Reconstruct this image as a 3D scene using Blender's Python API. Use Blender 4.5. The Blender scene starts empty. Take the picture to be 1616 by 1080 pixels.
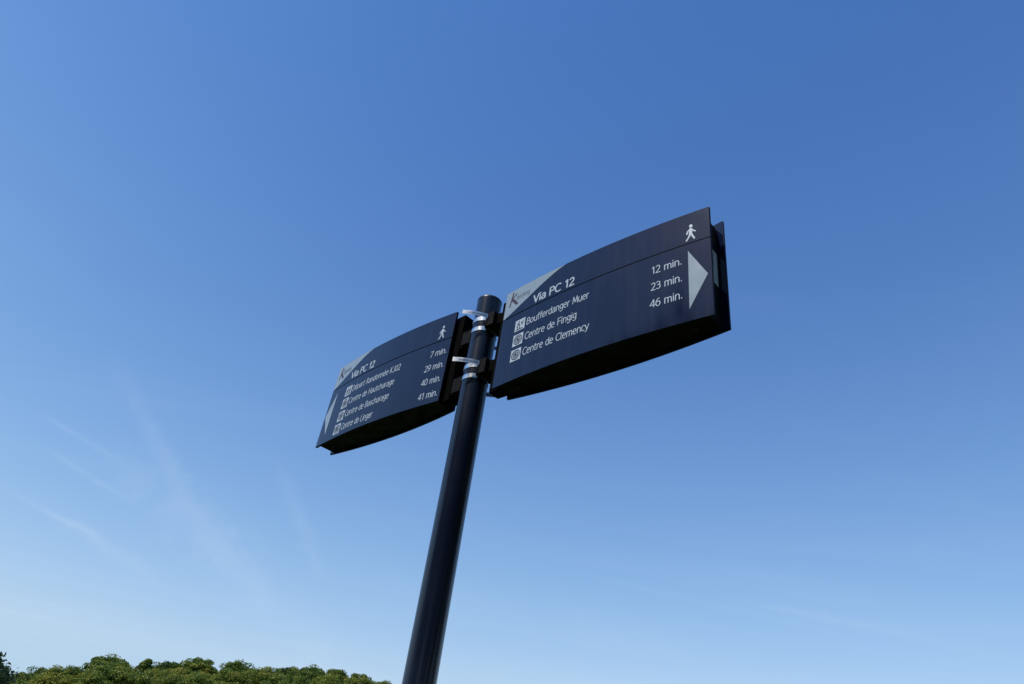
import bpy, bmesh, math, random
import numpy as np
from mathutils import Vector, Matrix

sc = bpy.context.scene
COL = sc.collection
R_ = math.radians
EYE = 1.6                                   # camera height above the ground

# ------------------------------------------------------------------ camera
PITCH, ROLL = 0.59822, 0.15401
cam_d = bpy.data.cameras.new('camera')
cam_d.sensor_width = 36.0
cam_d.lens = 36.0 * 1065.94 / 1616.0
cam_d.clip_start = 0.05
cam_d.clip_end = 20000
cam = bpy.data.objects.new('camera', cam_d)
COL.objects.link(cam)
fw = Vector((0, math.cos(PITCH), math.sin(PITCH)))
up0 = Vector((0, -math.sin(PITCH), math.cos(PITCH)))
rt0 = Vector((1, 0, 0))
rt = math.cos(ROLL) * rt0 + math.sin(ROLL) * up0
up = -math.sin(ROLL) * rt0 + math.cos(ROLL) * up0
m = Matrix((rt, up, -fw)).transposed().to_4x4()
m.translation = (0, 0, EYE)
cam.matrix_world = m
sc.camera = cam

# ------------------------------------------------------------------ light and sky
SUN_AZ = R_(-123.0)                          # measured from +Y (ahead) towards +X
SUN_EL = R_(55.0)
sun_dir = Vector((math.sin(SUN_AZ) * math.cos(SUN_EL), math.cos(SUN_AZ) * math.cos(SUN_EL), math.sin(SUN_EL)))
sl = bpy.data.lights.new('sun', 'SUN')
sl.energy = 3.6
sl.angle = R_(0.53)
sl.color = (1.0, 0.955, 0.88)
so = bpy.data.objects.new('sun', sl)
so.rotation_euler = sun_dir.to_track_quat('Z', 'Y').to_euler()
so.location = (-30, -20, 40)
COL.objects.link(so)

sc.view_settings.view_transform = 'Standard'
sc.view_settings.look = 'None'
sc.view_settings.exposure = 0.0
sc.view_settings.gamma = 1.0
sc.view_settings.use_curve_mapping = False

world = bpy.data.worlds.new('World')
sc.world = world
world.use_nodes = True
wn, wl = world.node_tree.nodes, world.node_tree.links
wn.clear()
def WN(t, **k):
    n = wn.new(t)
    for a, b in k.items(): setattr(n, a, b)
    return n
def wput(sock, v):
    if hasattr(v, 'links'): wl.new(v, sock)
    else: sock.default_value = v
def wm(op, a, b=None, c=None, clamp=False):
    n = WN('ShaderNodeMath', operation=op, use_clamp=clamp)
    wput(n.inputs[0], a)
    if b is not None: wput(n.inputs[1], b)
    if c is not None: wput(n.inputs[2], c)
    return n.outputs[0]
sky = WN('ShaderNodeTexSky', sky_type='NISHITA', sun_disc=False)
sky.sun_elevation = SUN_EL
sky.sun_rotation = SUN_AZ
sky.altitude = 300
sky.air_density = 1.3
sky.dust_density = 0.4
sky.ozone_density = 2.0
geo = WN('ShaderNodeNewGeometry')
DIR = WN('ShaderNodeVectorMath', operation='NORMALIZE')
wl.new(geo.outputs['Incoming'], DIR.inputs[0])
NEG = WN('ShaderNodeVectorMath', operation='SCALE')
wl.new(DIR.outputs[0], NEG.inputs[0]); NEG.inputs['Scale'].default_value = -1.0
DV = NEG.outputs[0]                         # unit vector to the point of sky looked at
def wdot(v):
    n = WN('ShaderNodeVectorMath', operation='DOT_PRODUCT')
    wl.new(DV, n.inputs[0]); n.inputs[1].default_value = v
    return n.outputs['Value']
sep = WN('ShaderNodeSeparateXYZ'); wl.new(DV, sep.inputs[0])
zc = wm('MAXIMUM', sep.outputs['Z'], 0.06)
cmb = WN('ShaderNodeCombineXYZ')
wput(cmb.inputs[0], wm('DIVIDE', sep.outputs['X'], zc)); wput(cmb.inputs[1], wm('DIVIDE', sep.outputs['Y'], zc))
def wnoise(scale, detail, vec, dist=0.0, rough=0.55):
    n = WN('ShaderNodeTexNoise'); n.inputs['Scale'].default_value = scale; n.inputs['Detail'].default_value = detail
    n.inputs['Roughness'].default_value = rough; n.inputs['Distortion'].default_value = dist
    wl.new(vec, n.inputs['Vector']); return n.outputs['Fac']
fray = wnoise(11.0, 6.0, DV, 0.5)
fray = wm('MULTIPLY_ADD', wm('SUBTRACT', fray, 0.36, clamp=True), 2.6, 0.25, clamp=True)
fibre = wm('SUBTRACT', wnoise(34.0, 6.0, DV, 1.2, .65), 0.5)      # ragged edges
def azel(az, el):
    az, el = R_(az), R_(el)
    return Vector((math.sin(az) * math.cos(el), math.cos(az) * math.cos(el), math.sin(el)))
def streak(a, b, width, amp):
    """a thin ice trail along the great circle from direction a to direction b"""
    n = a.cross(b).normalized(); mid = (a + b).normalized(); t = n.cross(mid)
    half = abs(b.dot(t))
    e1 = wm('POWER', wm('DIVIDE', wm('MULTIPLY_ADD', fibre, width * 2.6, wdot(n)), width), 2.0)
    e2 = wm('POWER', wm('DIVIDE', wdot(t), half), 4.0)
    return wm('MULTIPLY', wm('EXPONENT', wm('MULTIPLY', wm('ADD', e1, e2), -1.0)), amp)
STREAKS = []  # filled below: (az, el, az, el, width, strength)
STREAKS += [(-35.0, 18.4, -29.3, 17.2, .0034, 0.125), (-32.0, 23.0, -23.5, 15.7, .0110, 0.087), (-33.4, 16.3, -28.0, 14.9, .0034, 0.106),
    (-34.0, 13.0, -28.6, 12.0, .0034, 0.125), (-31.0, 12.6, -23.5, 10.2, .0085, 0.076), (-30.0, 17.2, -18.0, 12.4, .030, 0.096), (-24.0, 15.4, -9.0, 6.6, .026, 0.076),
    (-18.0, 20.0, -12.0, 12.6, .0100, 0.068), (11.0, 15.9, 27.0, 13.4, .0040, 0.053), (20.0, 15.3, 36.0, 12.6, .0060, 0.058), (-10.0, 13.5, 18.0, 11.5, .020, 0.048)]
total = None
for (a0, e0, a1, e1, w, k) in STREAKS:
    s = streak(azel(a0, e0), azel(a1, e1), w, k)
    total = s if total is None else wm('ADD', total, s)
# a faint veil of cirrus over the whole sky
mp = WN('ShaderNodeMapping'); wl.new(cmb.outputs[0], mp.inputs['Vector'])
mp.inputs['Rotation'].default_value = (0, 0, R_(35)); mp.inputs['Scale'].default_value = (0.35, 1.3, 1.0)
veil = wnoise(0.9, 6.0, mp.outputs[0], 0.6)
veil = wm('MULTIPLY', wm('SUBTRACT', veil, 0.48, clamp=True), 0.25)
veil = wm('MULTIPLY', veil, wm('SUBTRACT', 1.0, sep.outputs['Z']))
trail = wm('MULTIPLY', total, fray) if total is not None else 0.0
mask = wm('ADD', veil, trail, clamp=True)
mixc = WN('ShaderNodeMix', data_type='RGBA')
# the deep, clear blue of the day: one tone curve per channel over the whole dome
spl = WN('ShaderNodeSeparateColor'); wl.new(sky.outputs[0], spl.inputs[0]); jn = WN('ShaderNodeCombineColor')
for c, (g_, k_, top_) in enumerate(((1.628, .341, 4.2), (1.19, .595, 5.6), (.812, 1.312, 6.6))):
    wl.new(wm('MULTIPLY', wm('POWER', wm('MINIMUM', spl.outputs[c], top_), g_), k_), jn.inputs[c])
wl.new(mask, mixc.inputs['Factor']); hz_ = WN('ShaderNodeMix', data_type='RGBA')        # pale haze thickening towards the horizon
wput(hz_.inputs['Factor'], wm('MULTIPLY', wm('EXPONENT', wm('DIVIDE', wm('MAXIMUM', sep.outputs['Z'], 0.0), -.31)), .72))
wl.new(jn.outputs[0], hz_.inputs['A']); hz_.inputs['B'].default_value = (2.85, 4.12, 5.80, 1)
wl.new(hz_.outputs['Result'], mixc.inputs['A'])
mixc.inputs['B'].default_value = (5.2, 5.8, 6.5, 1)
bg = WN('ShaderNodeBackground'); bg.inputs['Strength'].default_value = 0.15
wl.new(mixc.outputs['Result'], bg.inputs['Color'])
wout = WN('ShaderNodeOutputWorld'); wl.new(bg.outputs[0], wout.inputs['Surface'])

# ------------------------------------------------------------------ helpers
def mat(name, base, rough=0.5, metal=0.0, spec=0.5, coat=0.0, coat_rough=0.1, noise=None, bump=None):
    M = bpy.data.materials.new(name); M.use_nodes = True
    nt = M.node_tree; b = nt.nodes['Principled BSDF']
    b.inputs['Base Color'].default_value = (*base, 1); b.inputs['Roughness'].default_value = rough
    b.inputs['Metallic'].default_value = metal; b.inputs['Specular IOR Level'].default_value = spec
    b.inputs['Coat Weight'].default_value = coat; b.inputs['Coat Roughness'].default_value = coat_rough
    tc = nt.nodes.new('ShaderNodeTexCoord')
    if noise:                               # (scale, amount): dust and small wear in colour and gloss
        n = nt.nodes.new('ShaderNodeTexNoise'); n.inputs['Scale'].default_value = noise[0]; n.inputs['Detail'].default_value = 6
        nt.links.new(tc.outputs['Object'], n.inputs['Vector'])
        r = nt.nodes.new('ShaderNodeMapRange'); r.inputs['From Min'].default_value = .3; r.inputs['From Max'].default_value = .75
        r.inputs['To Min'].default_value = rough * (1 - noise[1] * .6); r.inputs['To Max'].default_value = min(1, rough * (1 + noise[1]))
        nt.links.new(n.outputs['Fac'], r.inputs['Value']); nt.links.new(r.outputs[0], b.inputs['Roughness'])
        mx = nt.nodes.new('ShaderNodeMix'); mx.data_type = 'RGBA'
        mx.inputs['A'].default_value = (*[c * (1 - noise[1] * .35) for c in base], 1)
        mx.inputs['B'].default_value = (*[c * (1 + noise[1] * .35) for c in base], 1)
        nt.links.new(n.outputs['Fac'], mx.inputs['Factor']); nt.links.new(mx.outputs['Result'], b.inputs['Base Color'])
    if bump:                                # (scale, strength, distance)
        n2 = nt.nodes.new('ShaderNodeTexNoise'); n2.inputs['Scale'].default_value = bump[0]; n2.inputs['Detail'].default_value = 3
        nt.links.new(tc.outputs['Object'], n2.inputs['Vector'])
        bp = nt.nodes.new('ShaderNodeBump'); bp.inputs['Strength'].default_value = bump[1]; bp.inputs['Distance'].default_value = bump[2]
        nt.links.new(n2.outputs['Fac'], bp.inputs['Height']); nt.links.new(bp.outputs[0], b.inputs['Normal'])
    return M

NAVY = mat('navy_powder_coat', (0.0030, 0.0080, 0.038), 0.085, spec=0.5, noise=(9.0, .25))
# a film of dust washed into faint vertical runs
nt = NAVY.node_tree; bs = nt.nodes['Principled BSDF']; src = bs.inputs['Base Color'].links[0].from_socket
tc = nt.nodes.new('ShaderNodeTexCoord'); mpn = nt.nodes.new('ShaderNodeMapping'); mpn.inputs['Scale'].default_value = (1, 1, .12)
nt.links.new(tc.outputs['Object'], mpn.inputs['Vector'])
dn = nt.nodes.new('ShaderNodeTexNoise'); dn.inputs['Scale'].default_value = 55; dn.inputs['Detail'].default_value = 6; nt.links.new(mpn.outputs[0], dn.inputs['Vector'])
dr = nt.nodes.new('ShaderNodeMapRange'); dr.inputs['From Min'].default_value = .45; dr.inputs['From Max'].default_value = .8; dr.inputs['To Max'].default_value = .06
nt.links.new(dn.outputs['Fac'], dr.inputs['Value'])
dm = nt.nodes.new('ShaderNodeMix'); dm.data_type = 'RGBA'; nt.links.new(dr.outputs[0], dm.inputs['Factor']); nt.links.new(src, dm.inputs['A'])
dm.inputs['B'].default_value = (.16, .16, .15, 1); nt.links.new(dm.outputs['Result'], bs.inputs['Base Color'])
NAVYP = mat('navy_pole_paint', (0.004, 0.008, 0.024), 0.22, spec=0.5, noise=(6.0, .3), bump=(9, .06, .002))
CAPM = mat('moulded_cap', (0.008, 0.010, 0.024), 0.38, spec=.35)
EDGE = mat('navy_panel_edge', (0.004, 0.007, 0.024), 0.5, spec=.12)
BLACK = mat('black_plastic', (0.008, 0.0074, 0.0082), 0.65, spec=.08, noise=(60, .4), bump=(500, .2, .0004))
RAIL = mat('black_rail', (0.0016, 0.0014, 0.0016), 0.75, spec=.03)
SCREW = mat('blackened_screw', (0.05, 0.05, 0.05), 0.5, metal=1.0)
CORE = mat('black_sheet', (0.005, 0.005, 0.006), 0.6, spec=.15, noise=(30, .4))
STEEL = mat('stainless_steel', (0.80, 0.80, 0.80), 0.28, metal=1.0, noise=(50, .5))
WHITE = mat('white_film', (0.50, 0.58, 0.69), 0.2)
SILVER = mat('silver_film', (0.30, 0.385, 0.47), 0.18, noise=(40, .15))
INK = mat('dark_ink', (0.02, 0.025, 0.05), 0.45)
MAROON = mat('maroon_ink', (0.055, 0.022, 0.045), 0.45)
GREYINK = mat('grey_ink', (0.16, 0.18, 0.22), 0.45)
STICK = mat('sticker', (0.80, 0.81, 0.82), 0.3)

def empty(name, loc):
    o = bpy.data.objects.new(name, None); o.location = loc; o.empty_display_size = .1; COL.objects.link(o); return o
def tag(o, label=None, cat=None, group=None, kind=None):
    if label: o['label'] = label
    if cat: o['category'] = cat
    if group: o['group'] = group
    if kind: o['kind'] = kind
    return o
def link(name, me, M, parent=None, smooth=None, bevel=None):
    o = bpy.data.objects.new(name, me); COL.objects.link(o)
    me.materials.clear(); me.materials.append(M)
    if smooth is not None:
        for f in me.polygons: f.use_smooth = True
        me.set_sharp_from_angle(angle=R_(smooth))
    if bevel:
        b = o.modifiers.new('bevel', 'BEVEL'); b.width = bevel; b.segments = 3; b.limit_method = 'ANGLE'; b.angle_limit = R_(50)
        b.harden_normals = False
        for f in me.polygons: f.use_smooth = True
        w = o.modifiers.new('weighted', 'WEIGHTED_NORMAL'); w.keep_sharp = False
    if parent: o.parent = parent
    return o
def mesh(name, vs, fs):
    me = bpy.data.meshes.new(name); me.from_pydata([tuple(v) for v in vs], [], fs); me.validate(); me.update(); return me
def prism(poly, z0, z1):
    """plan polygon (counter-clockwise) extruded from z0 to z1"""
    n = len(poly)
    vs = [(x, y, z0) for x, y in poly] + [(x, y, z1) for x, y in poly]
    fs = [tuple(reversed(range(n))), tuple(range(n, 2 * n))] + [(i, (i + 1) % n, n + (i + 1) % n, n + i) for i in range(n)]
    return vs, fs
def lathe(prof, seg=48):
    vs, fs = [], []
    for r, z in prof:
        vs += [(r * math.cos(2 * math.pi * k / seg), r * math.sin(2 * math.pi * k / seg), z) for k in range(seg)]
    for i in range(len(prof) - 1):
        for k in range(seg):
            a, b = i * seg + k, i * seg + (k + 1) % seg
            fs.append((a, b, b + seg, a + seg))
    fs.append(tuple(reversed(range(seg)))); fs.append(tuple(range((len(prof) - 1) * seg, len(prof) * seg)))
    return vs, fs

# ------------------------------------------------------------------ ground and hill
AZP = [-60, -34, -29, -26, -24, -21, -18, -14, -10, -6, 0, 10, 30, 60]
ELP = [1.2, 2.4, 3.1, 4.1, 5.0, 5.3, 5.8, 6.2, 6.7, 6.6, 6.2, 5.5, 4.0, 2.5]   # elevation of the tree tops on the ridge
RIDGE = 230.0
TREE_H = 11.0
def crest(az): return EYE + RIDGE * math.tan(R_(float(np.interp(az, AZP, ELP)))) - TREE_H
def ground_z(x, y):
    d = math.hypot(x, y); az = math.degrees(math.atan2(x, y))
    if abs(az) > 60: az = math.copysign(60, az)
    t = min(1, max(0, (d - 95) / (RIDGE - 95))); t = t * t * (3 - 2 * t)
    fade = 1.0
    if y < 0: fade = max(0.0, 1 + y / 120)
    far = 1 - .6 * min(1, max(0, (d - 300) / 700))
    return max(0.0, crest(az)) * t * far * fade
gm = bpy.data.materials.new('meadow'); gm.use_nodes = True
nt = gm.node_tree; b = nt.nodes['Principled BSDF']; b.inputs['Roughness'].default_value = .95; b.inputs['Specular IOR Level'].default_value = .1
tc = nt.nodes.new('ShaderNodeTexCoord'); n1 = nt.nodes.new('ShaderNodeTexNoise'); n1.inputs['Scale'].default_value = .35; n1.inputs['Detail'].default_value = 12
nt.links.new(tc.outputs['Object'], n1.inputs['Vector']); cr = nt.nodes.new('ShaderNodeValToRGB')
cr.color_ramp.elements[0].position = .35; cr.color_ramp.elements[0].color = (.022, .034, .010, 1)
cr.color_ramp.elements[1].position = .7; cr.color_ramp.elements[1].color = (.065, .080, .024, 1)
nt.links.new(n1.outputs['Fac'], cr.inputs[0]); nt.links.new(cr.outputs[0], b.inputs['Base Color'])
rings = [0, 1, 2, 4, 7, 12, 20, 32, 50, 70, 95] + list(range(105, 261, 10)) + [280, 320, 400, 550, 800, 1300, 2500, 6000, 12000]
NA = 144
vs = [(0, 0, 0)]; fs = []
for r in rings[1:]:
    for k in range(NA):
        a = 2 * math.pi * k / NA; x, y = r * math.sin(a), r * math.cos(a); vs.append((x, y, ground_z(x, y)))
for k in range(NA): fs.append((0, 1 + (k + 1) % NA, 1 + k))
for i in range(len(rings) - 2):
    for k in range(NA):
        a, c = 1 + i * NA + k, 1 + i * NA + (k + 1) % NA; fs.append((a, c, c + NA, a + NA))
tag(link('ground', mesh('ground', vs, fs), gm, smooth=80), kind='structure')

# ------------------------------------------------------------------ sign post
PX, PY, PR = -0.08652, 1.66862, 0.038
TOP = EYE + 1.272
post = tag(empty('sign_post', (PX, PY, 0)), 'tall dark navy round steel post carrying both direction signs', 'post')
v, f = lathe([(PR, 0.02), (PR, 1.0), (PR, 2.0), (PR, TOP - .0075)], 64)
link('tube', mesh('tube', v, f), NAVYP, post, smooth=40)
v, f = lathe([(PR - .001, TOP - .0078), (PR + .0004, TOP - .0065), (PR + .0004, TOP - .002), (PR - .0006, TOP), (PR - .004, TOP + .0012), (.01, TOP + .002)], 64)
link('cap', mesh('cap', v, f), CAPM, post, smooth=40)
v, f = lathe([(.09, -.02), (.09, .012), (.083, .018), (.05, .02)], 40)
link('base_flange', mesh('base_flange', v, f), NAVYP, post, smooth=40)
for k in range(4):
    a = math.pi / 4 + k * math.pi / 2
    v, f = lathe([(.011, .018), (.011, .03), (.008, .033)], 6)
    o = link('anchor_bolt', mesh('anchor_bolt', v, f), STEEL, post); o.location = (.068 * math.cos(a), .068 * math.sin(a), 0)

# ------------------------------------------------------------------ the two direction signs
L, H, BUL, TH = 0.63955, 0.32616, 0.01814, 0.03424     # length, height, bulge of the faces, half thickness at the ends
OFF = 0.10843                                          # post axis to the near end of a panel
VG = 0.0996                                            # joint between the header and the main panel
PT = 0.0075                                            # panel thickness
def wsurf(u):
    k = 2 * u / L - 1
    return TH + BUL * (1 - k * k)
# a plain humanist letter: every glyph is (advance, strokes); cap height 1, x-height .72
def A(cx, cy, rx, ry, a0, a1, n=14):
    return [(cx + rx * math.cos(R_(a0 + (a1 - a0) * i / n)), cy + ry * math.sin(R_(a0 + (a1 - a0) * i / n))) for i in range(n + 1)]
X = .72
GLYPH = {
 ' ': (.34, []), '.': (.26, [[(.13, .02), (.13, .12)]]),
 'V': (.66, [[(.04, 1), (.33, 0), (.62, 1)]]), 'P': (.60, [[(.10, 0), (.10, 1)], [(.10, 1)] + A(.28, .74, .25, .26, 90, -90) + [(.10, .48)]]),
 'C': (.66, [A(.40, .5, .34, .5, 50, 310, 22)]), 'B': (.62, [[(.10, 0), (.10, 1)], [(.10, 1)] + A(.28, .77, .22, .23, 90, -90) + [(.10, .54)], [(.10, .54)] + A(.29, .27, .26, .27, 90, -90) + [(.10, 0)]]),
 'D': (.68, [[(.10, 0), (.10, 1)], [(.10, 1)] + A(.24, .5, .36, .5, 90, -90, 20) + [(.10, 0)]]), 'F': (.56, [[(.10, 0), (.10, 1), (.52, 1)], [(.10, .52), (.46, .52)]]),
 'H': (.68, [[(.10, 0), (.10, 1)], [(.58, 0), (.58, 1)], [(.10, .52), (.58, .52)]]), 'J': (.48, [[(.36, 1), (.36, .15)] + A(.20, .13, .16, .16, 0, -110, 8)]),
 'K': (.62, [[(.10, 0), (.10, 1)], [(.55, 1), (.14, .52), (.58, 0)]]), 'L': (.52, [[(.10, 1), (.10, 0), (.48, 0)]]),
 'M': (.80, [[(.06, 0), (.16, 1), (.40, .18), (.64, 1), (.74, 0)]]), 'R': (.62, [[(.10, 0), (.10, 1)], [(.10, 1)] + A(.28, .76, .23, .24, 90, -90) + [(.10, .52)], [(.30, .52), (.58, 0)]]),
 'a': (.54, [A(.27, .50, .17, .22, 150, 0, 8) + [(.44, 0)], A(.24, .19, .17, .19, 85, 360 - 20, 16), [(.25, .38), (.44, .42)]]),
 'b': (.58, [[(.09, 1), (.09, 0)], A(.30, .36, .21, .36, 180, -180, 22)]), 'c': (.48, [A(.29, .36, .22, .36, 50, 310, 16)]),
 'd': (.58, [[(.49, 1), (.49, 0)], A(.28, .36, .21, .36, 0, 360, 22)]), 'e': (.56, [[(.08, .40), (.49, .40)] + A(.285, .40, .205, .32, 0, 180, 12) + A(.30, .32, .225, .32, 180, 310, 10)]),
 'f': (.38, [A(.30, .82, .13, .19, 70, 180, 7) + [(.17, 0)], [(.04, X), (.34, X)]]), 'g': (.56, [A(.27, .42, .20, .30, 0, 360, 20), [(.47, X), (.47, -.08)] + A(.27, -.08, .20, .20, 0, -150, 10)]),
 'h': (.58, [[(.09, 1), (.09, 0)], [(.09, .45)] + A(.29, .46, .19, .26, 165, 0, 9) + [(.48, 0)]]), 'i': (.24, [[(.12, X), (.12, 0)], [(.12, .92), (.12, 1.0)]]),
 'j': (.24, [[(.13, X), (.13, -.12)] + A(.02, -.12, .11, .15, 0, -80, 5), [(.13, .92), (.13, 1.0)]]), 'l': (.26, [[(.11, 1), (.11, .12)] + A(.19, .12, .08, .12, 180, 280, 5)]),
 'm': (.86, [[(.09, X), (.09, 0)], [(.09, .45)] + A(.26, .48, .17, .24, 165, 0, 8) + [(.43, 0)], [(.43, .45)] + A(.60, .48, .17, .24, 165, 0, 8) + [(.77, 0)]]),
 'n': (.58, [[(.09, X), (.09, 0)], [(.09, .45)] + A(.29, .46, .19, .26, 165, 0, 9) + [(.48, 0)]]), 'o': (.58, [A(.29, .36, .22, .36, 90, 450, 24)]),
 'p': (.58, [[(.09, X), (.09, -.27)], A(.30, .36, .21, .36, 180, -180, 22)]), 'r': (.40, [[(.09, X), (.09, 0)], [(.09, .42)] + A(.30, .44, .21, .27, 170, 75, 7)]),
 's': (.44, [A(.23, .54, .15, .18, 50, 240, 9) + A(.21, .18, .17, .18, 60, -135, 9)]), 't': (.40, [[(.16, .93), (.16, .16)] + A(.28, .16, .12, .16, 180, 285, 6), [(.03, X), (.34, X)]]),
 'u': (.58, [[(.09, X), (.09, .26)] + A(.28, .26, .19, .26, 180, 345, 9), [(.48, X), (.48, 0)]]), 'y': (.54, [[(.04, X), (.28, .02)], [(.50, X), (.24, -.14), (.06, -.26)]]),
 '0': (.58, [A(.29, .5, .22, .5, 90, 450, 26)]), '1': (.48, [[(.12, .80), (.30, 1), (.30, 0)]]), '2': (.56, [A(.27, .74, .19, .26, 160, -10, 10) + [(.40, .50), (.06, 0), (.52, 0)]]),
 '3': (.56, [A(.25, .77, .19, .23, 150, -90, 10), A(.25, .28, .23, .28, 90, -140, 12), [(.18, .545), (.26, .545)]]), '4': (.58, [[(.54, .28), (.03, .28), (.42, 1), (.42, 0)]]),
 '6': (.58, [[(.44, .98)] + A(.46, .36, .39, .62, 110, 180, 8), A(.29, .31, .22, .31, 0, 360, 20)]), '7': (.52, [[(.05, 1), (.48, 1), (.16, 0)]]),
 '9': (.58, [A(.29, .69, .22, .31, 0, 360, 20), A(.12, .64, .39, .62, 0, -70, 8) + [(.14, .02)]]),
}
GLYPH['é'] = (GLYPH['e'][0], GLYPH['e'][1] + [[(.26, .86), (.38, 1.02)]])
GLYPH['ä'] = (GLYPH['a'][0], GLYPH['a'][1] + [[(.16, .92), (.16, .95)], [(.36, .92), (.36, .95)]])
def glyph_run(body, w):
    """lettering as flat ribbons of half width w; returns vertices (x, y, z) and faces"""
    vs, fs = [], []; x = 0.0; nst = 0
    for ch in body:
        adv, strokes = GLYPH[ch]
        todo = []
        for st in strokes:
            P = [Vector((px + x, py)) for px, py in st]
            P = [P[0]] + [b for a, b in zip(P, P[1:]) if (b - a).length > 1e-4]
            cut = [i for i in range(1, len(P) - 1) if (P[i] - P[i - 1]).angle(P[i + 1] - P[i]) > 1.0]
            todo += [(P[a:b + 1]) for a, b in zip([0] + cut, cut + [len(P) - 1])]
        for P in todo:
            z = (nst % 4) * .00004; nst += 1
            n = len(P); base = len(vs)
            d = [(P[i + 1] - P[i]).normalized() for i in range(n - 1)]
            P[0] = P[0] - d[0] * w * .5; P[-1] = P[-1] + d[-1] * w * .5
            for i in range(n):
                a = d[max(0, i - 1)]; b = d[min(n - 2, i)]; t = a + b
                t = a if t.length < .2 else t.normalized()
                k = min(1.5, 1 / max(.3, t.dot(a))); nr = Vector((-t.y, t.x)) * w * k
                vs.append((P[i].x + nr.x, P[i].y + nr.y, z)); vs.append((P[i].x - nr.x, P[i].y - nr.y, z))
            for i in range(n - 1): fs.append((base + 2 * i, base + 2 * i + 1, base + 2 * i + 3, base + 2 * i + 2))
        x += adv
    return vs, fs

class Sign:
    """local frame: x along the sign (image left to right), y into the picture (back side), z up"""
    def __init__(self, side, ang, ztop, label):
        self.side = side
        self.root = empty('direction_sign', (PX, PY, ztop)); self.root.rotation_euler = (0, 0, ang)
        tag(self.root, label, 'direction sign')
        self.u0 = OFF if side == 'R' else -OFF - L
    def p(self, u, v, lift=0.0, back=False):
        w = wsurf(u) + lift
        return (self.u0 + u, w if back else -w, -v)
    def panel(self, name, v0, v1, back):
        n = 40; vs = []; fs = []
        for i in range(n + 1):
            u = (L + (.0055 if back and self.side == 'R' else 0)) * i / n
            for (v, l) in ((v0, 0), (v1, 0), (v1, -PT), (v0, -PT)): vs.append(self.p(u, v, l, back))
        for i in range(n):
            for k in range(4):
                a, c = 4 * i + k, 4 * i + (k + 1) % 4
                q = (a, c, c + 4, a + 4); fs.append(q if not back else tuple(reversed(q)))
        e0, e1 = (0, 3, 2, 1), (4 * n, 4 * n + 1, 4 * n + 2, 4 * n + 3)
        fs += [e0, e1] if not back else [tuple(reversed(e0)), tuple(reversed(e1))]
        o = link(name, mesh(name, vs, fs), NAVY, self.root, bevel=.0012)
        o.data.materials.append(EDGE); o.modifiers['bevel'].material = 1    # the folded edges are duller
        for f in o.data.polygons:
            if abs(f.normal.z) > .5 or abs(f.normal.x) > .8: f.material_index = 1
        return o
    def poly(self, name, pts, M, lift, parent=None, back=False):
        """flat print: a polygon given in sign coordinates, laid on the curved face"""
        bm = bmesh.new()
        vs = [bm.verts.new((u, v, 0)) for u, v in pts]; bm.faces.new(vs)
        us = [u for u, v in pts]
        step = .03; x = math.ceil(min(us) / step) * step
        while x < max(us):
            bmesh.ops.bisect_plane(bm, geom=bm.verts[:] + bm.edges[:] + bm.faces[:], plane_co=(x, 0, 0), plane_no=(1, 0, 0)); x += step
        bmesh.ops.triangulate(bm, faces=bm.faces[:])
        me = bpy.data.meshes.new(name); bm.to_mesh(me); bm.free()
        return self.lay(name, me, M, lift, parent)
    def lay(self, name, me, M, lift, parent=None):
        for vert in me.vertices: vert.co = self.p(vert.co.x, vert.co.y, lift + vert.co.z)
        o = link(name, me, M, parent or self.root)
        if parent: pass
        return o
    def strokes(self, name, segs, M, lift, parent=None):
        """line drawing: each stroke a capsule (u0, v0, u1, v1, half width)"""
        vs, fs = [], []
        for i, (a, b, c, d, w) in enumerate(segs):
            ang = math.atan2(d - b, c - a); base = len(vs); z = i * .00003
            for k in range(7):
                t = ang + math.pi / 2 + math.pi * k / 6; vs.append((a + w * math.cos(t), b + w * math.sin(t), z))
            for k in range(7):
                t = ang - math.pi / 2 + math.pi * k / 6; vs.append((c + w * math.cos(t), d + w * math.sin(t), z))
            fs.append(tuple(range(base, base + 14)))
        return self.lay(name, mesh(name, vs, fs), M, lift, parent)
    def rings(self, name, cu, cv, radii, M, lift, parent=None):
        vs, fs = [], []
        for r0, r1 in radii:
            base = len(vs); n = 28
            for k in range(n):
                t = 2 * math.pi * k / n
                vs += [(cu + r0 * math.cos(t), cv + r0 * math.sin(t), 0), (cu + r1 * math.cos(t), cv + r1 * math.sin(t), 0)]
            for k in range(n):
                a, c = base + 2 * k, base + 2 * ((k + 1) % n); fs.append((a, c, c + 1, a + 1))
        return self.lay(name, mesh(name, vs, fs), M, lift, parent)
    def text(self, body, ua, ub, base_v, cap, M, lift=.0005, weight=.053, parent=None):
        vs, fs = glyph_run(body, weight)
        xs = [q[0] for q in vs]; x0, x1 = min(xs), max(xs); k = (ub - ua) / (x1 - x0)
        vs = [(ua + (x - x0) * k, base_v - y * cap, z) for x, y, z in vs]
        o = self.lay('lettering', mesh('lettering', vs, fs), M, lift, parent)
        o['label'] = 'lettering reading "%s"' % body
        return o

def local_box(name, a, b, M, parent, bevel=None):
    vs = [(x, y, z) for z in (a[2], b[2]) for (x, y) in ((a[0], a[1]), (b[0], a[1]), (b[0], b[1]), (a[0], b[1]))]
    fs = [(3, 2, 1, 0), (4, 5, 6, 7), (0, 1, 5, 4), (1, 2, 6, 5), (2, 3, 7, 6), (3, 0, 4, 7)]
    return link(name, mesh(name, vs, fs), M, parent, bevel=bevel)

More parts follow.
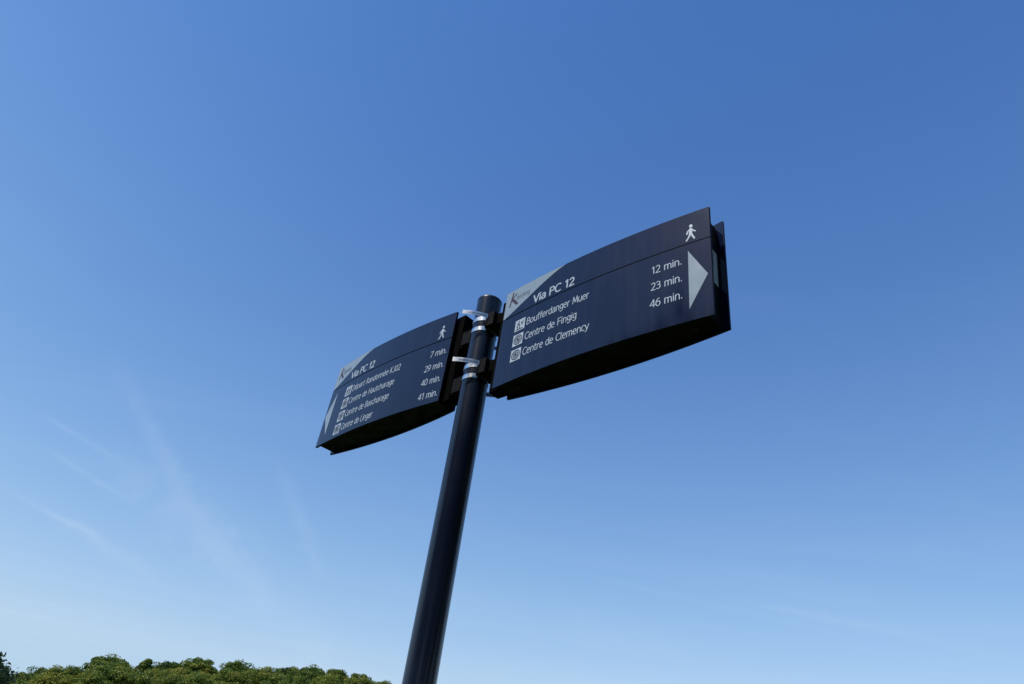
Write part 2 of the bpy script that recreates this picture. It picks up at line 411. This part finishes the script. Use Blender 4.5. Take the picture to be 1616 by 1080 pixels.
def build_sign(side, ang, ztop, label, lines, arrow_u, tip_u, icon_u, icon_v, text_u, first_base, mins, clamps):
    S = Sign(side, ang, ztop, label)
    # shell: two panels front, two back, each header over main with an open joint
    S.panel('header_panel', 0, VG - .0008, False); S.panel('main_panel', VG + .0008, H, False)
    S.panel('back_header_panel', 0, VG - .0008, True); S.panel('back_main_panel', VG + .0008, H, True)
    # recessed core between them
    n = 24; ua, ub = .013, L - .013; plan = []
    for i in range(n + 1): u = ua + (ub - ua) * i / n; plan.append((S.u0 + u, -(wsurf(u) - PT - .0006)))
    for i in range(n, -1, -1): u = ua + (ub - ua) * i / n; plan.append((S.u0 + u, wsurf(u) - PT - .0006))
    v_, f_ = prism(plan, -(H - .007), -.020)
    core = link('core', mesh('core', v_, f_), CORE, S.root, smooth=30)
    # screws in the underside
    for u in (.06, L - .06):
        q, r = lathe([(.0055, 0), (.0055, .0022), (.003, .0032)], 16)
        o = link('screw', mesh('screw', q, r), SCREW, S.root); o.rotation_euler = (math.pi, 0, 0); o.location = (S.u0 + u, .0, -(H - .0072))
    # rail at the post end and the clamp brackets
    sg = 1 if side == 'R' else -1
    xr0, xr1 = sg * (OFF - .026), sg * (OFF + .0125)
    rail = local_box('end_rail', (min(xr0, xr1), -.019, -(H - .003)), (max(xr0, xr1), .019, -.013), RAIL, S.root, bevel=.002)
    for zc in clamps:
        z = EYE + zc - ztop
        th = R_(46); k = 12; rr = PR + .0006
        arc = [(rr * math.cos(-th + 2 * th * i / k), rr * math.sin(-th + 2 * th * i / k)) for i in range(k + 1)]
        plan = [(x, y) for x, y in reversed(arc)]                       # saddle, top to bottom
        plan = plan + [(arc[0][0] + .004, -.031), (.062, -.031), (.062, .031), (arc[-1][0] + .004, .031)]
        v_, f_ = prism([(sg * x, sg * y) for x, y in plan], z - .025, z + .023)
        br = link('clamp_bracket', mesh('clamp_bracket', v_, f_), BLACK, S.root, bevel=.0012)
        a, c = sg * .0622, sg * (OFF - .0262)
        local_box('bracket_arm', (min(a, c), -.017, z - .020), (max(a, c), .017, z + .018), RAIL, br, bevel=.001)
    # silver corner with the emblem
    cor = [(.0016, .0016), (.0016, VG - .0016), (.0060, VG - .0016), (.032, .0870), (.059, .0750), (.084, .0632), (.109, .0508), (.135, .0372), (.160, .0258), (.185, .0148), (.205, .0076), (.228, .0016)]
    silver = S.poly('silver_corner', cor, SILVER, .0004)
    K = .0033
    S.strokes('emblem_letter', [(.0300, .0110, .0215, .0580, .0026), (.0440, .0200, .0275, .0340, .0022), (.0290, .0350, .0500, .0580, .0046)], MAROON, .0007, silver)
    S.text('äerjeng', .0470, .0985, .0440, .0170, GREYINK, .0007, parent=silver)
    # header line, walker
    S.text('Via PC 12', .1170, .2640, .0895, .0262, WHITE, weight=.074)
    S.strokes('walker_pictogram', [(.5938, .0440, .5942, .0468, .0040), (.5932, .0560, .5928, .0690, .0042), (.5925, .0548, .5853, .0610, .0019), (.5853, .0610, .5838, .0690, .0018),
        (.5940, .0548, .5990, .0615, .0018), (.5990, .0615, .6046, .0662, .0017), (.5918, .0700, .5890, .0790, .0024), (.5890, .0790, .5826, .0893, .0021),
        (.5940, .0700, .5975, .0785, .0024), (.5975, .0785, .6018, .0882, .0021)], WHITE, .0005)
    # arrow
    av0, av1 = .1222, .2939
    pts = [(arrow_u, av0), (tip_u, (av0 + av1) / 2), (arrow_u, av1)]
    S.poly('arrow', pts, SILVER, .0005)
    # destinations with their squares
    ics = .0378
    for k, (kind, body, ue) in enumerate(lines):
        v0 = icon_v + k * .0501
        sq = S.poly('icon_square', [(icon_u, v0), (icon_u + ics, v0), (icon_u + ics, v0 + ics), (icon_u, v0 + ics)], WHITE, .0005)
        cx, cy = icon_u + ics / 2, v0 + ics / 2
        if kind == 'target':
            S.rings('icon_symbol', cx, cy, [(.0, .0050), (.0074, .0105), (.0130, .0160)], INK, .0008, sq)
        elif kind == 'ruin':
            U = lambda a, b: (icon_u + a * ics, v0 + b * ics)
            seg = []
            for (a, b2, c, d, w) in [(.40, .16, .34, .40, .0018), (.34, .40, .20, .62, .0012), (.38, .36, .50, .60, .0016), (.30, .62, .30, .84, .0014), (.50, .60, .52, .84, .0016),
                                     (.62, .45, .88, .18, .0009), (.66, .58, .86, .40, .0008), (.62, .45, .60, .22, .0008), (.14, .88, .84, .88, .0011), (.20, .36, .34, .32, .0009)]:
                seg.append((*U(a, b2), *U(c, d), w))
            S.strokes('icon_symbol', seg, INK, .0008, sq)
        else:
            U = lambda a, b: (icon_u + a * ics, v0 + b * ics)
            seg = []
            for dx in (0, .40):
                for (a, b2, c, d, w) in [(.30, .16, .31, .18, .0022), (.29, .32, .29, .56, .0027), (.28, .58, .18, .88, .0016), (.30, .58, .42, .88, .0016), (.28, .32, .16, .50, .0012), (.32, .32, .45, .48, .0011)]:
                    seg.append((*U(a + dx, b2), *U(c + dx, d), w))
            S.strokes('icon_symbol', seg, INK, .0008, sq)
        S.text(body, text_u, ue, first_base + k * .0502, .0222, WHITE)
    for k, (body, ua_, ub_) in enumerate(mins):
        S.text(body, ua_, ub_, first_base + k * .0502 - .0002, .0215, WHITE)
    return S

AR = -0.79107; AL = -0.82827
SR = build_sign('R', AR, EYE + 1.23373, 'larger-looking navy direction sign right of the post, silver arrow pointing right',
    [('ruin', 'Boufferdanger Muer', .3165), ('target', 'Centre de Fingig', .2812), ('target', 'Centre de Clemency', .3240)],
    .5853, .6300, .0592, .1274, .1043, .1575,
    [('12 min.', .4935, .5690), ('23 min.', .4918, .5690), ('46 min.', .4893, .5690)], (1.172, 1.006))
SL = build_sign('L', AL, EYE + 1.25895, 'navy direction sign left of the post, four destinations and arrow pointing left',
    [('hikers', 'Départ Randonnée KJ02', .4260), ('target', 'Centre de Hautcharage', .4115), ('target', 'Centre de Bascharage', .4020), ('target', 'Centre de Linger', .3390)],
    .0504, .0057, .1142, .1248, .1608, .1545,
    [('7 min.', .5620, .6290), ('29 min.', .5500, .6290), ('40 min.', .5492, .6290), ('41 min.', .5505, .6290)], (1.136, .970))
# sticker on the free end of the right-hand sign
xs = SR.u0 + L - .013 + .0006
v0, v1 = .107, .2075
st = link('sticker', mesh('sticker', [(xs, -.023, -v1), (xs, .021, -v1), (xs, .021, -v0), (xs, -.023, -v0)], [(0, 1, 2, 3)]), STICK, SR.root)
st['label'] = 'pale sticker on the end of the sign'
vs, fs = [], []
for (a, b_, c, d) in [(-.012, .120, .004, .124), (-.004, .128, .0, .150), (-.012, .150, .004, .153)]:
    k = len(vs); vs += [(xs + .0004, a, -d), (xs + .0004, c, -d), (xs + .0004, c, -b_), (xs + .0004, a, -b_)]; fs.append((k, k + 1, k + 2, k + 3))
link('sticker_print', mesh('sticker_print', vs, fs), INK, st)

# ------------------------------------------------------------------ steel band clamps round the post
def band_clamp(zc, ang, label, tail_len, tail_dir, tilt):
    root = empty('band_clamp', (PX, PY, EYE + zc)); root.rotation_euler = (tilt, 0, ang)
    tag(root, label, 'band clamp', 'steel band clamps on the post')
    hb, rr, t = .0070, PR + .0007, .0009
    a0, a1 = R_(40), R_(320); n = 60; vs = []; fs = []
    for i in range(n + 1):
        a = a0 + (a1 - a0) * i / n
        for r, z in ((rr, -hb), (rr + t, -hb), (rr + t, hb), (rr, hb)): vs.append((r * math.cos(a), r * math.sin(a), z))
    for i in range(n):
        for k in range(4):
            p, q = 4 * i + k, 4 * i + (k + 1) % 4; fs.append((p, q, q + 4, p + 4))
    fs += [(3, 2, 1, 0), (4 * n, 4 * n + 1, 4 * n + 2, 4 * n + 3)]
    link('band', mesh('band', vs, fs), STEEL, root, smooth=40)
    # free end of the strap: from the bracket past the post, with worm slots
    s = Vector((.040, -.0335, 0)); d = Vector((math.cos(tail_dir), math.sin(tail_dir), 0)); nrm = Vector((-d.y, d.x, 0))
    vs = []; fs = []; n = 14
    for i in range(n + 1):
        k = i / n
        q = s + d * tail_len * k + nrm * (.0045 * (1 - (2 * k - 1) ** 2))
        for o_, z in ((0, -hb), (t, -hb), (t, hb), (0, hb)): vs.append(q + nrm * o_ + Vector((0, 0, z)))
    for i in range(n):
        for k in range(4):
            p, q = 4 * i + k, 4 * i + (k + 1) % 4; fs.append((p, q, q + 4, p + 4))
    fs += [(3, 2, 1, 0), (4 * n, 4 * n + 1, 4 * n + 2, 4 * n + 3)]
    tail = link('strap_end', mesh('strap_end', vs, fs), STEEL, root, smooth=40)
    vs = []; fs = []                        # slots pressed into the strap, one joined part
    m_ = 22
    for i in range(m_):
        k = .05 + .72 * i / m_
        for side in (-1, 1):
            q = s + d * tail_len * k + nrm * (.0045 * (1 - (2 * k - 1) ** 2))
            q = q + nrm * (t + .0002 if side > 0 else -.0002)
            b0 = len(vs); hw = .0006
            for dx, z in ((-hw, -.0036), (hw, -.0030), (hw, .0036), (-hw, .0030)): vs.append(q + d * dx + Vector((0, 0, z)))
            fs.append((b0, b0 + 1, b0 + 2, b0 + 3) if side > 0 else (b0 + 3, b0 + 2, b0 + 1, b0))
    tag(link('worm_slots', mesh('worm_slots', vs, fs), INK, tail), kind='stuff')
    if ang > 1: return root                 # the left sign's screws are hidden behind the post
    # screw housing
    v_, f_ = lathe([(.0062, -.014), (.0066, -.012), (.0066, .012), (.005, .014)], 20)
    hs = link('screw_housing', mesh('screw_housing', v_, f_), STEEL, root, smooth=40)
    hs.rotation_euler = (math.pi / 2, 0, tail_dir + math.pi / 2); hs.location = (.046, .0385, 0)
    return root
# tails leave towards the picture's left in front of the post, and towards its right behind it
band_clamp(1.1800, AR, 'upper steel band clamp holding the right sign, strap end sticking out left', .076, math.pi - AR + .03, 0.0)
band_clamp(1.0140, AR, 'lower slotted steel band clamp holding the right sign, strap end sticking out left', .076, math.pi - AR - .02, 0.0)
band_clamp(1.1440, AL + math.pi, 'upper steel band clamp holding the left sign, just below the topmost band', .076, math.pi - AL, 0.0)
band_clamp(.9790, AL + math.pi, 'lowest steel band clamp on the post, holding the left sign', .076, math.pi - AL, 0.0)

# ------------------------------------------------------------------ trees
def leaf_mat(name, cols, translucent=.30):
    M = bpy.data.materials.new(name); M.use_nodes = True; nt = M.node_tree; nt.nodes.clear()
    at = nt.nodes.new('ShaderNodeAttribute'); at.attribute_name = 'tint'
    oi = nt.nodes.new('ShaderNodeObjectInfo')
    ad = nt.nodes.new('ShaderNodeMath'); ad.operation = 'MULTIPLY_ADD'; ad.inputs[1].default_value = .25
    nt.links.new(oi.outputs['Random'], ad.inputs[0])
    sc_ = nt.nodes.new('ShaderNodeMath'); sc_.operation = 'MULTIPLY'; sc_.inputs[1].default_value = .80
    nt.links.new(at.outputs['Fac'], sc_.inputs[0]); nt.links.new(sc_.outputs[0], ad.inputs[2])
    cr = nt.nodes.new('ShaderNodeValToRGB'); el = cr.color_ramp.elements
    while len(el) < len(cols): el.new(.5)
    for i, c in enumerate(cols): el[i].position = i / (len(cols) - 1); el[i].color = (*c, 1)
    nt.links.new(ad.outputs[0], cr.inputs[0])
    d = nt.nodes.new('ShaderNodeBsdfPrincipled'); d.inputs['Roughness'].default_value = .55; d.inputs['Specular IOR Level'].default_value = .3
    t = nt.nodes.new('ShaderNodeBsdfTranslucent'); mx = nt.nodes.new('ShaderNodeMixShader'); mx.inputs[0].default_value = translucent
    nt.links.new(cr.outputs[0], d.inputs['Base Color']); nt.links.new(cr.outputs[0], t.inputs['Color'])
    nt.links.new(d.outputs[0], mx.inputs[1]); nt.links.new(t.outputs[0], mx.inputs[2])
    o = nt.nodes.new('ShaderNodeOutputMaterial'); nt.links.new(mx.outputs[0], o.inputs['Surface'])
    return M
LEAF = leaf_mat('broad_leaves', [(.026, .060, .015), (.085, .145, .020), (.175, .225, .028), (.300, .285, .042)])
LEAFD = leaf_mat('near_leaves', [(.030, .055, .022), (.045, .080, .030), (.075, .105, .040)])
BARK = mat('bark', (.075, .060, .045), .9, noise=(3, .6), bump=(12, .6, .05))

def crown_arrays(rng, rx, rz, zc, nclump, per, leaf, flat=1.0, cone=0.0):
    """leaf quads gathered in clumps over an uneven crown; returns (verts Nx4x3, tint N)"""
    V, T = [], []
    for c in range(nclump):
        d = rng.normal(size=3); d /= np.linalg.norm(d)
        if d[2] < -.35: d[2] *= -.6
        rad = rng.uniform(.55, 1.0) ** .6
        ctr = d * rad * np.array([rx, rx, rz]) * .86
        if cone: ctr[:2] *= max(.15, 1 - cone * (ctr[2] / rz * .5 + .5))
        ctr[2] += zc
        cr_ = rng.uniform(.14, .29) * rx
        q = rng.normal(size=(per, 3)); q /= np.linalg.norm(q, axis=1)[:, None]
        q *= rng.uniform(.35, 1.0, size=(per, 1)) ** .5
        pos = ctr + q * cr_ * np.array([1.15, 1.15, .8 * flat])
        nr = rng.normal(size=(per, 3)) * .8 + q + np.array([0, 0, .5]); nr /= np.linalg.norm(nr, axis=1)[:, None]
        a = np.cross(nr, rng.normal(size=(per, 3))); a /= np.linalg.norm(a, axis=1)[:, None]; b2 = np.cross(nr, a)
        s = rng.uniform(.6, 1.3, size=(per, 1)) * leaf
        V.append(np.stack([pos - a * s, pos - b2 * s * .6, pos + a * s, pos + b2 * s * .6], 1))
        T.append(np.clip(rng.normal(rng.uniform(.05, .95), .12, per), 0, 1))
    return np.concatenate(V), np.concatenate(T)
def leaf_mesh(name, V, T):
    n = len(V); me = bpy.data.meshes.new(name)
    me.vertices.add(4 * n); me.vertices.foreach_set('co', V.reshape(-1).astype(np.float32))
    me.loops.add(4 * n); me.loops.foreach_set('vertex_index', np.arange(4 * n, dtype=np.int32))
    me.polygons.add(n); me.polygons.foreach_set('loop_start', np.arange(0, 4 * n, 4, dtype=np.int32)); me.polygons.foreach_set('loop_total', np.full(n, 4, np.int32))
    at = me.attributes.new('tint', 'FLOAT', 'FACE'); at.data.foreach_set('value', T.astype(np.float32))
    me.update(); me.validate(); return me
def limb(vs, fs, a, b_, r0, r1, seg=8):
    a, b_ = Vector(a), Vector(b_); d = (b_ - a).normalized(); x = d.orthogonal().normalized(); y = d.cross(x); k0 = len(vs)
    for c, r in ((a, r0), ((a + b_) / 2 + x * r0 * .4, (r0 + r1) / 2), (b_, r1)):
        for k in range(seg):
            t = 2 * math.pi * k / seg; vs.append(c + x * r * math.cos(t) + y * r * math.sin(t))
    for i in range(2):
        for k in range(seg):
            p, q = k0 + i * seg + k, k0 + i * seg + (k + 1) % seg; fs.append((p, q, q + seg, p + seg))
def trunk_mesh(rng, h, r, spread, n=6):
    vs, fs = [], []; limb(vs, fs, (0, 0, -.6), (0, 0, h * .45), r, r * .7); limb(vs, fs, (0, 0, h * .44), (.2, .1, h * .86), r * .7, r * .2)
    for i in range(n):
        a = 2 * math.pi * i / n + rng.uniform(-.4, .4); z = h * rng.uniform(.3, .55)
        limb(vs, fs, (0, 0, z), (math.cos(a) * spread * .7, math.sin(a) * spread * .7, z + h * rng.uniform(.15, .32)), r * .4, r * .1)
    return mesh('trunk', vs, fs)

rng = np.random.default_rng(7)
VAR = []
for i in range(6):
    rx, rz = rng.uniform(4.3, 5.4), rng.uniform(3.7, 4.6)
    V, T = crown_arrays(rng, rx, rz, TREE_H - rz * 1.0, 64, 220, .20)
    # let the highest leaves reach the nominal height
    V[..., 2] += TREE_H - np.quantile(V[..., 2], .997)
    VAR.append((leaf_mesh('crown', V, T), trunk_mesh(rng, TREE_H, .28, rx), V, T))
V, T = crown_arrays(rng, 3.0, 5.0, TREE_H - 5.0, 50, 220, .17, cone=.75)
V[..., 2] += TREE_H - np.quantile(V[..., 2], .999)
SPIRE = (leaf_mesh('crown', V, T), trunk_mesh(rng, TREE_H, .25, 1.5), V, T)

def place(name, label, az, el, dist, var, scale, rot, group='trees along the wooded ridge'):
    x, y = dist * math.sin(R_(az)), dist * math.cos(R_(az))
    top = EYE + dist * math.tan(R_(el)); base = min(ground_z(x, y), top - 6.0)
    root = empty(name, (x, y, base)); root.rotation_euler = (0, 0, rot)
    k = (top - base) / TREE_H; scale *= 1.28; root.scale = (scale, scale, k)
    tag(root, label, 'tree', group)
    link('crown', var[0], LEAF, root); link('trunk', var[1], BARK, root)
    return root
ORD = ['first', 'second', 'third', 'fourth', 'fifth', 'sixth', 'seventh', 'eighth', 'ninth', 'tenth', 'eleventh', 'twelfth', 'thirteenth', 'fourteenth', 'fifteenth', 'sixteenth']
RT = [(-29.6, 3.10, 226, 0, .80, 'low green tree'), (-27.9, 3.52, 232, 1, .85, 'olive broad-leaved tree'), (-26.4, 3.95, 228, 2, .85, 'green broad-leaved tree rising below the dome'),
      (-24.1, 5.02, 236, 3, 1.12, 'wide dome-shaped tree'), (-22.05, 5.22, 229, 6, .95, 'narrow dark pointed tree right of the dome'), (-20.6, 5.28, 234, 4, .90, 'green broad-leaved tree'),
      (-18.6, 5.86, 228, 5, 1.00, 'dark green broad tree standing above its left neighbours'), (-16.0, 6.12, 233, 0, .95, 'dark rounded tree'), (-14.1, 6.12, 229, 1, .90, 'flat-topped olive tree'),
      (-12.4, 6.42, 235, 2, .85, 'green broad-leaved tree'), (-10.8, 6.75, 230, 3, .85, 'rounded tree with a bushy top'), (-9.0, 6.72, 234, 4, .85, 'olive broad-leaved tree'),
      (-7.4, 6.72, 228, 5, .85, 'green tree left of the post foot'), (-5.7, 6.50, 232, 0, .85, 'last tree before the post')]
for i, (az, el, dist, vi, s, what) in enumerate(RT):
    var = SPIRE if vi == 6 else VAR[vi]
    place('ridge_tree', '%s, %s from the left along the ridge' % (what, ORD[i]), az, el, dist, var, s, rng.uniform(0, 6.28))
# the lower wood in front of and between them: one mass
VV, TT = [], []
for (dist, dz0, n) in ((231, -.85, 27), (224, -.42, 25), (212, -1.0, 22), (196, -1.7, 20), (180, -2.5, 18)):
    for i in range(n):
        az = -35 + 42 * (i + .5 * (dist == 208) + rng.uniform(-.25, .25)) / n
        el = float(np.interp(az, AZP, ELP)) + dz0 + rng.uniform(-.35, .35)
        x, y = dist * math.sin(R_(az)), dist * math.cos(R_(az)); top = EYE + dist * math.tan(R_(el))
        V, T = VAR[int(rng.integers(6))][2:]
        a = rng.uniform(0, 6.28); c, s = math.cos(a), math.sin(a); k = rng.uniform(1.0, 1.35)
        keep = (V[:, 0, 2] > 2.0) & (rng.random(len(V)) < .75); V, T = V[keep], T[keep]
        W = np.empty_like(V); W[..., 0] = (V[..., 0] * c - V[..., 1] * s) * k + x; W[..., 1] = (V[..., 0] * s + V[..., 1] * c) * k + y; W[..., 2] = V[..., 2] + top - TREE_H
        VV.append(W); TT.append(np.clip(T * .85 + rng.uniform(-.1, .3), 0, 1))
wood = link('woodland', leaf_mesh('woodland', np.concatenate(VV), np.concatenate(TT)), LEAF)
tag(wood, 'dense green woodland covering the slope below the ridge trees', 'woodland', kind='stuff')

# belt of tall trees behind the viewpoint: what the glossy post and signs mirror
VV, TT = [], []
for i in range(13):
    az = 85 + 162 * i / 12 + rng.uniform(-3, 3); dist = rng.uniform(13, 16); x, y = dist * math.sin(R_(az)), dist * math.cos(R_(az))
    V, T = VAR[i % 6][2:]; V, T = V[::2], T[::2]; a = rng.uniform(0, 6.28); c, q = math.cos(a), math.sin(a); k = rng.uniform(.75, .95); hz = rng.uniform(1.72, 1.84)
    W = np.empty_like(V); W[..., 0] = (V[..., 0] * c - V[..., 1] * q) * k + x; W[..., 1] = (V[..., 0] * q + V[..., 1] * c) * k + y; W[..., 2] = V[..., 2] * hz - 6.8
    VV.append(W); TT.append(T)
tag(link('tree_belt', leaf_mesh('tree_belt', np.concatenate(VV), np.concatenate(TT)), LEAF), 'belt of tall leafy trees behind the viewpoint', 'trees', kind='stuff')

# small nearer tree at the left edge: loose shoots of leaves
def near_tree():
    D = 48.0; az = -30.6; x, y = D * math.sin(R_(az)), D * math.cos(R_(az)); gz = ground_z(x, y)
    root = tag(empty('young_tree', (x, y, gz)), 'nearer young tree with loose leafy shoots at the left edge', 'tree')
    h = EYE + D * math.tan(R_(4.2)) - gz
    V, T = crown_arrays(rng, 2.2, h * .24, h * .42, 60, 60, .065)
    Vs, Ts = [V], [T]; vs, fs = [], []
    limb(vs, fs, (0, 0, -.3), (0, 0, h * .5), .07, .045); limb(vs, fs, (0, 0, h * .5), (.1, 0, h * .9), .045, .012)
    tips = []
    for i in range(34):
        a = rng.uniform(0, 6.28); r = rng.uniform(.05, .6) if i < 9 else rng.uniform(.4, 2.2); z = h * (1.0 - .30 * (r / 2.2) ** .8 - rng.uniform(0, .06)); p = Vector((math.cos(a) * r, math.sin(a) * r, z))
        limb(vs, fs, (p.x * .25, p.y * .25, z - .9), p, .014, .004, 5)
        for j in range(34):
            k = rng.uniform(.25, 1.02); c = Vector((p.x * .25, p.y * .25, z - .9)).lerp(p, k); tips.append(c + Vector(rng.normal(size=3) * .10))
    pos = np.array([tuple(t) for t in tips]); n = len(pos)
    nr = rng.normal(size=(n, 3)); nr /= np.linalg.norm(nr, axis=1)[:, None]; a_ = np.cross(nr, rng.normal(size=(n, 3))); a_ /= np.linalg.norm(a_, axis=1)[:, None]; b_ = np.cross(nr, a_)
    s = rng.uniform(.09, .14, size=(n, 1)); Vs.append(np.stack([pos - a_ * s, pos - b_ * s * .5, pos + a_ * s, pos + b_ * s * .5], 1)); Ts.append(rng.uniform(0, 1, n))
    link('crown', leaf_mesh('crown', np.concatenate(Vs), np.concatenate(Ts)), LEAFD, root)
    link('trunk', mesh('trunk', vs, fs), BARK, root)
near_tree()
